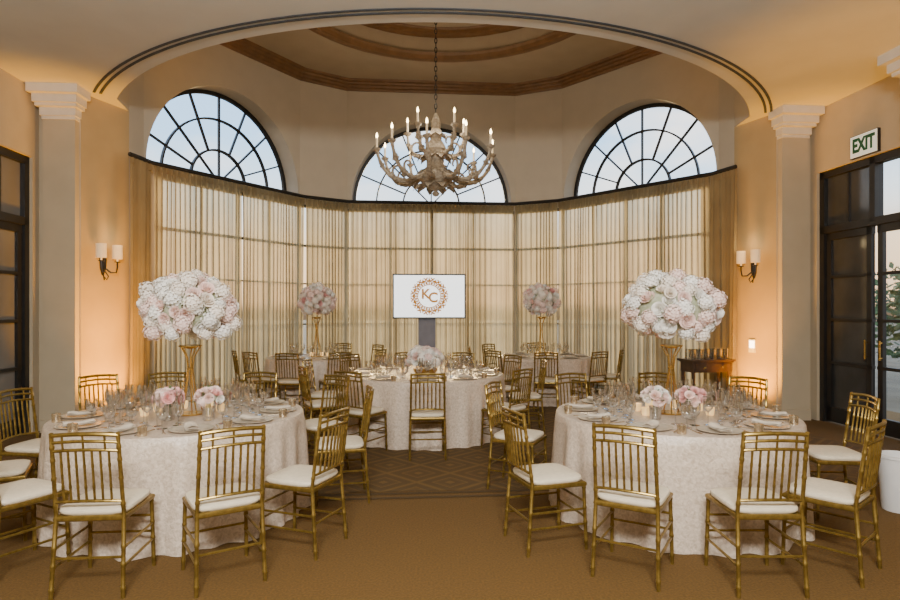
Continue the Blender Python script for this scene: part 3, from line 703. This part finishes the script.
# ---------------------------------------------------------------- screen on stand
tv=W(-.2,1.05,0); rzv=TH*.5
st=thing('screen_stand','grey upright stand holding the lit screen behind the middle table','stand',tv,rzv)
m=MB(); m.box(-.4,.4,-.28,.28,0,.03); m.build('base',M['grey'],st,False)
m=MB(); m.box(-.15,.15,-.03,.03,.03,1.9); m.build('column',M['grey'],st,False)
m=MB(); m.box(-.2,.2,-.075,-.03,1.65,2.0); m.build('bracket',M['grey'],st,False)
sc=thing('display_screen','lit white display screen with orange gold monogram wreath','screen',(tv.x+.04,tv.y,1.82),rzv)
m=MB(); m.box(-.63,.63,-.125,-.076,-.385,.385); m.build('bezel',M['black'],sc,False)
m=MB(); m.box(-.605,.605,-.129,-.125,-.36,.36); m.build('screen',M['screen'],sc,False)
rx=Matrix.Rotation(PI/2,4,'X').to_quaternion()
m=MB()
def ann(m,cx,cy,r,w,n=16,z=.0004): m.grid(lambda s,t:Vector((cx+(r-w/2+w*t)*math.cos(2*PI*s),cy+(r-w/2+w*t)*math.sin(2*PI*s),z)),n,1,True)
ann(m,0,0,.198,.016,48); ann(m,0,0,.250,.016,48)
for i in range(16):
    a=2*PI*i/16+PI/2; d=Vector((math.cos(a),math.sin(a),0)); s=Vector((-d.y,d.x,0))
    for sg in(-1,1):
        pts=[]
        for q in range(10):
            an=q*.55; rr=.032-.0026*q; c_=d*(.255+.028)+s*sg*.024; pts.append(c_+d*rr*math.cos(an)+s*sg*rr*math.sin(an))
        m.tube(pts,[.0115-.0003*q for q in range(10)],4)
    r1=.34 if i%4==0 else .322
    m.add([d*.25+s*.022,d*.25-s*.022,d*r1],[(0,1,2)])
    b=a+PI/16; e=Vector((math.cos(b),math.sin(b),0)); f=Vector((-e.y,e.x,0)); m.add([e*.2,e*.224+f*.024,e*.248,e*.224-f*.024],[(0,1,2,3)])
    m.add([d*.2,d*.224+s*.018,d*.248,d*.224-s*.018],[(0,1,2,3)])
o=m.build('wreath',M['rosegold'],sc,False); o.location=(0,-.131,0); o.rotation_mode='QUATERNION'; o.rotation_quaternion=rx
o=inst('letter',text_mesh('K',.235,.001,M['rosegold'],'letter',.028),sc,(-.062,-.131,.03),rx)
o=inst('letter',text_mesh('C',.235,.001,M['rosegold'],'letter',.028),sc,(.068,-.132,-.03),rx)
# ---------------------------------------------------------------- sideboard with glasses
SBX,SBY,SBA=3.86,9.05,R_(12)
sb=thing('side_table','dark mahogany side table with drawer beside the right pier','side table',(SBX,SBY,0),SBA)
m=MB(); m.box(-.36,.36,-.2,.2,.82,.85); m.box(-.34,.34,-.18,.18,.805,.82); m.build('tabletop',M['mahogany'],sb,False)
m=MB(); m.box(-.32,.32,-.16,.16,.66,.805); m.build('body',M['mahogany'],sb,False)
d=MB(); d.box(-.28,.28,-.172,-.16,.68,.79); dd=d.build('drawer',M['mahogany'],sb,False)
for x in(-.15,.15):
    m=MB(); m.tube([(x,-.17,.735),(x,-.195,.735)],[.01,.018],10); m.build('knob',M['brass'],dd)
for x in(-.3,.3):
    for y in(-.13,.13):
        m=MB(); m.tube([(x,y,0),(x,y,.3),(x,y,.66)],[.015,.022,.03],8); m.build('leg',M['mahogany'],sb)
ME['tumbler']=lm('tumbler',[(0,.002),(.03,.002),(.034,.01),(.038,.15),(.035,.15),(.031,.012),(0,.01)],M['glass'])
for i in range(6):
    for j in range(2):
        o=bpy.data.objects.new('tumbler',ME['tumbler']); col.objects.link(o); q=Matrix.Rotation(SBA,2)@Vector((-.275+i*.11,-.08+j*.13)); o.location=(SBX+q.x,SBY+q.y,.851); tag(o,'clear tall tumbler lined up on the mahogany side table','glass','tumblers on the side table')
# white bin
bn=thing('waste_bin','white tapered bin on the carpet, cut by the right photo edge','bin',(3.58,4.78,0))
m=MB(); m.lathe([(0,0),(.115,0),(.12,.01),(.145,.42),(.138,.42),(.112,.02),(0,.02)],24); m.build('body',M['bin'],bn)
m=MB(); m.lathe([(.145,.415),(.155,.418),(.155,.44),(.14,.442),(.138,.42)],24); m.build('rim',M['bin'],bn)
# ---------------------------------------------------------------- lights
def area(n,loc,rot,sx,sy,e,c):
    l=bpy.data.lights.new(n,'AREA'); l.shape='RECTANGLE'; l.size=sx; l.size_y=sy; l.energy=e; l.color=c; o=bpy.data.objects.new(n,l); col.objects.link(o); o.location=loc; o.rotation_euler=rot; return o
def spot(n,loc,tgt,e,c,ang,bl=.8,r=.06):
    l=bpy.data.lights.new(n,'SPOT'); l.energy=e; l.color=c; l.spot_size=R_(ang); l.spot_blend=bl; l.shadow_soft_size=r; o=bpy.data.objects.new(n,l); col.objects.link(o); o.location=loc; o.rotation_euler=(Vector(tgt)-Vector(loc)).to_track_quat('-Z','Y').to_euler()
def point(n,loc,e,c,r):
    l=bpy.data.lights.new(n,'POINT'); l.energy=e; l.color=c; l.shadow_soft_size=r; o=bpy.data.objects.new(n,l); col.objects.link(o); o.location=loc
area('bounce_light',(0,-1.2,3.6),(R_(48),0,0),1.8,.6,620,(1,.99,.97))
area('ceiling_wash',(0,.5,2.3),(R_(180),0,0),4,3,165,(.99,.98,.95))
AMB=(1,.42,.0)
for sgn,kk in((-1,1.2),(1,1)):
    spot('amber_uplight',W(sgn*4.22,-1.02,.1),W(sgn*4.80,-.72,1.0),330*kk,AMB,85,.8,.15)
    spot('amber_uplight',W(sgn*4.05,-1.2,.1),W(sgn*4.72,-.76,2.2),620*kk,AMB,56,.8,.3)
spot('amber_uplight',W(4.6,-3.4,.1),W(4.75,-3.2,4.4),450,AMB,60)
point('chandelier_glow',(cl.x,cl.y,4.4),85,(1,.88,.70),.45)
for sgn in(-1,1): point('sconce_glow',W(sgn*4.5,-.78,2.6),2,(1,.74,.38),.08)
sl=bpy.data.lights.new('low_sun','SUN'); sl.energy=6.2; sl.color=(1,.77,.43); sl.angle=R_(16); so=bpy.data.objects.new('low_sun',sl); col.objects.link(so); so.rotation_euler=Vector((.05,-1,-.10)).to_track_quat('-Z','Y').to_euler(); so.location=(0,20,6)
# world: dusk gradient with soft clouds
w=bpy.data.worlds.new('World'); bpy.context.scene.world=w; w.use_nodes=True; nt=w.node_tree; bg=nt.nodes['Background']
tc=nn(nt,'ShaderNodeTexCoord'); sx=nn(nt,'ShaderNodeSeparateXYZ'); nt.links.new(tc.outputs['Generated'],sx.inputs[0])
rp=nn(nt,'ShaderNodeValToRGB'); cr=rp.color_ramp
mr=nn(nt,'ShaderNodeMapRange'); mr.inputs['From Min'].default_value=-.1; mr.inputs['From Max'].default_value=.5; nt.links.new(sx.outputs['Z'],mr.inputs['Value']); nt.links.new(mr.outputs['Result'],rp.inputs[0])
f=lambda z:(z+.1)/.6
cr.elements[0].position=0; cr.elements[0].color=(.08,.06,.04,1); cr.elements[1].position=1; cr.elements[1].color=(.30,.54,.90,1)
for z,c in((-.005,(.12,.085,.055)),(.012,(.95,.60,.34)),(.10,(1,.74,.48)),(.165,(.76,.85,.92)),(.26,(.42,.68,.97))):
    e=cr.elements.new(f(z)); e.color=(*c,1)
no=nn(nt,'ShaderNodeTexNoise'); no.inputs['Scale'].default_value=5; no.inputs['Detail'].default_value=6; mp=nn(nt,'ShaderNodeMapping'); mp.inputs['Scale'].default_value=(1,1,2.2); nt.links.new(tc.outputs['Generated'],mp.inputs[0]); nt.links.new(mp.outputs[0],no.inputs['Vector'])
cm=nn(nt,'ShaderNodeMapRange'); cm.inputs['From Min'].default_value=.48; cm.inputs['From Max'].default_value=.68; nt.links.new(no.outputs['Fac'],cm.inputs['Value'])
hm=nn(nt,'ShaderNodeMapRange'); hm.inputs['From Min'].default_value=.12; hm.inputs['From Max'].default_value=.2; nt.links.new(sx.outputs['Z'],hm.inputs['Value'])
mu=nn(nt,'ShaderNodeMath',operation='MULTIPLY'); nt.links.new(cm.outputs['Result'],mu.inputs[0]); nt.links.new(hm.outputs['Result'],mu.inputs[1])
mx=nn(nt,'ShaderNodeMixRGB'); mx.inputs['Color2'].default_value=(.97,.95,.93,1); nt.links.new(mu.outputs[0],mx.inputs['Fac']); nt.links.new(rp.outputs[0],mx.inputs['Color1'])
nt.links.new(mx.outputs[0],bg.inputs[0]); bg.inputs[1].default_value=2.5
# ---------------------------------------------------------------- camera
cd=bpy.data.cameras.new('camera'); cam=bpy.data.objects.new('camera',cd); col.objects.link(cam); cam.location=(0,0,1.6); cam.rotation_euler=(PI/2,0,0); cd.lens=24; cd.sensor_width=36; cd.shift_y=9/900; cd.clip_start=.05; cd.clip_end=300
bpy.context.scene.camera=cam
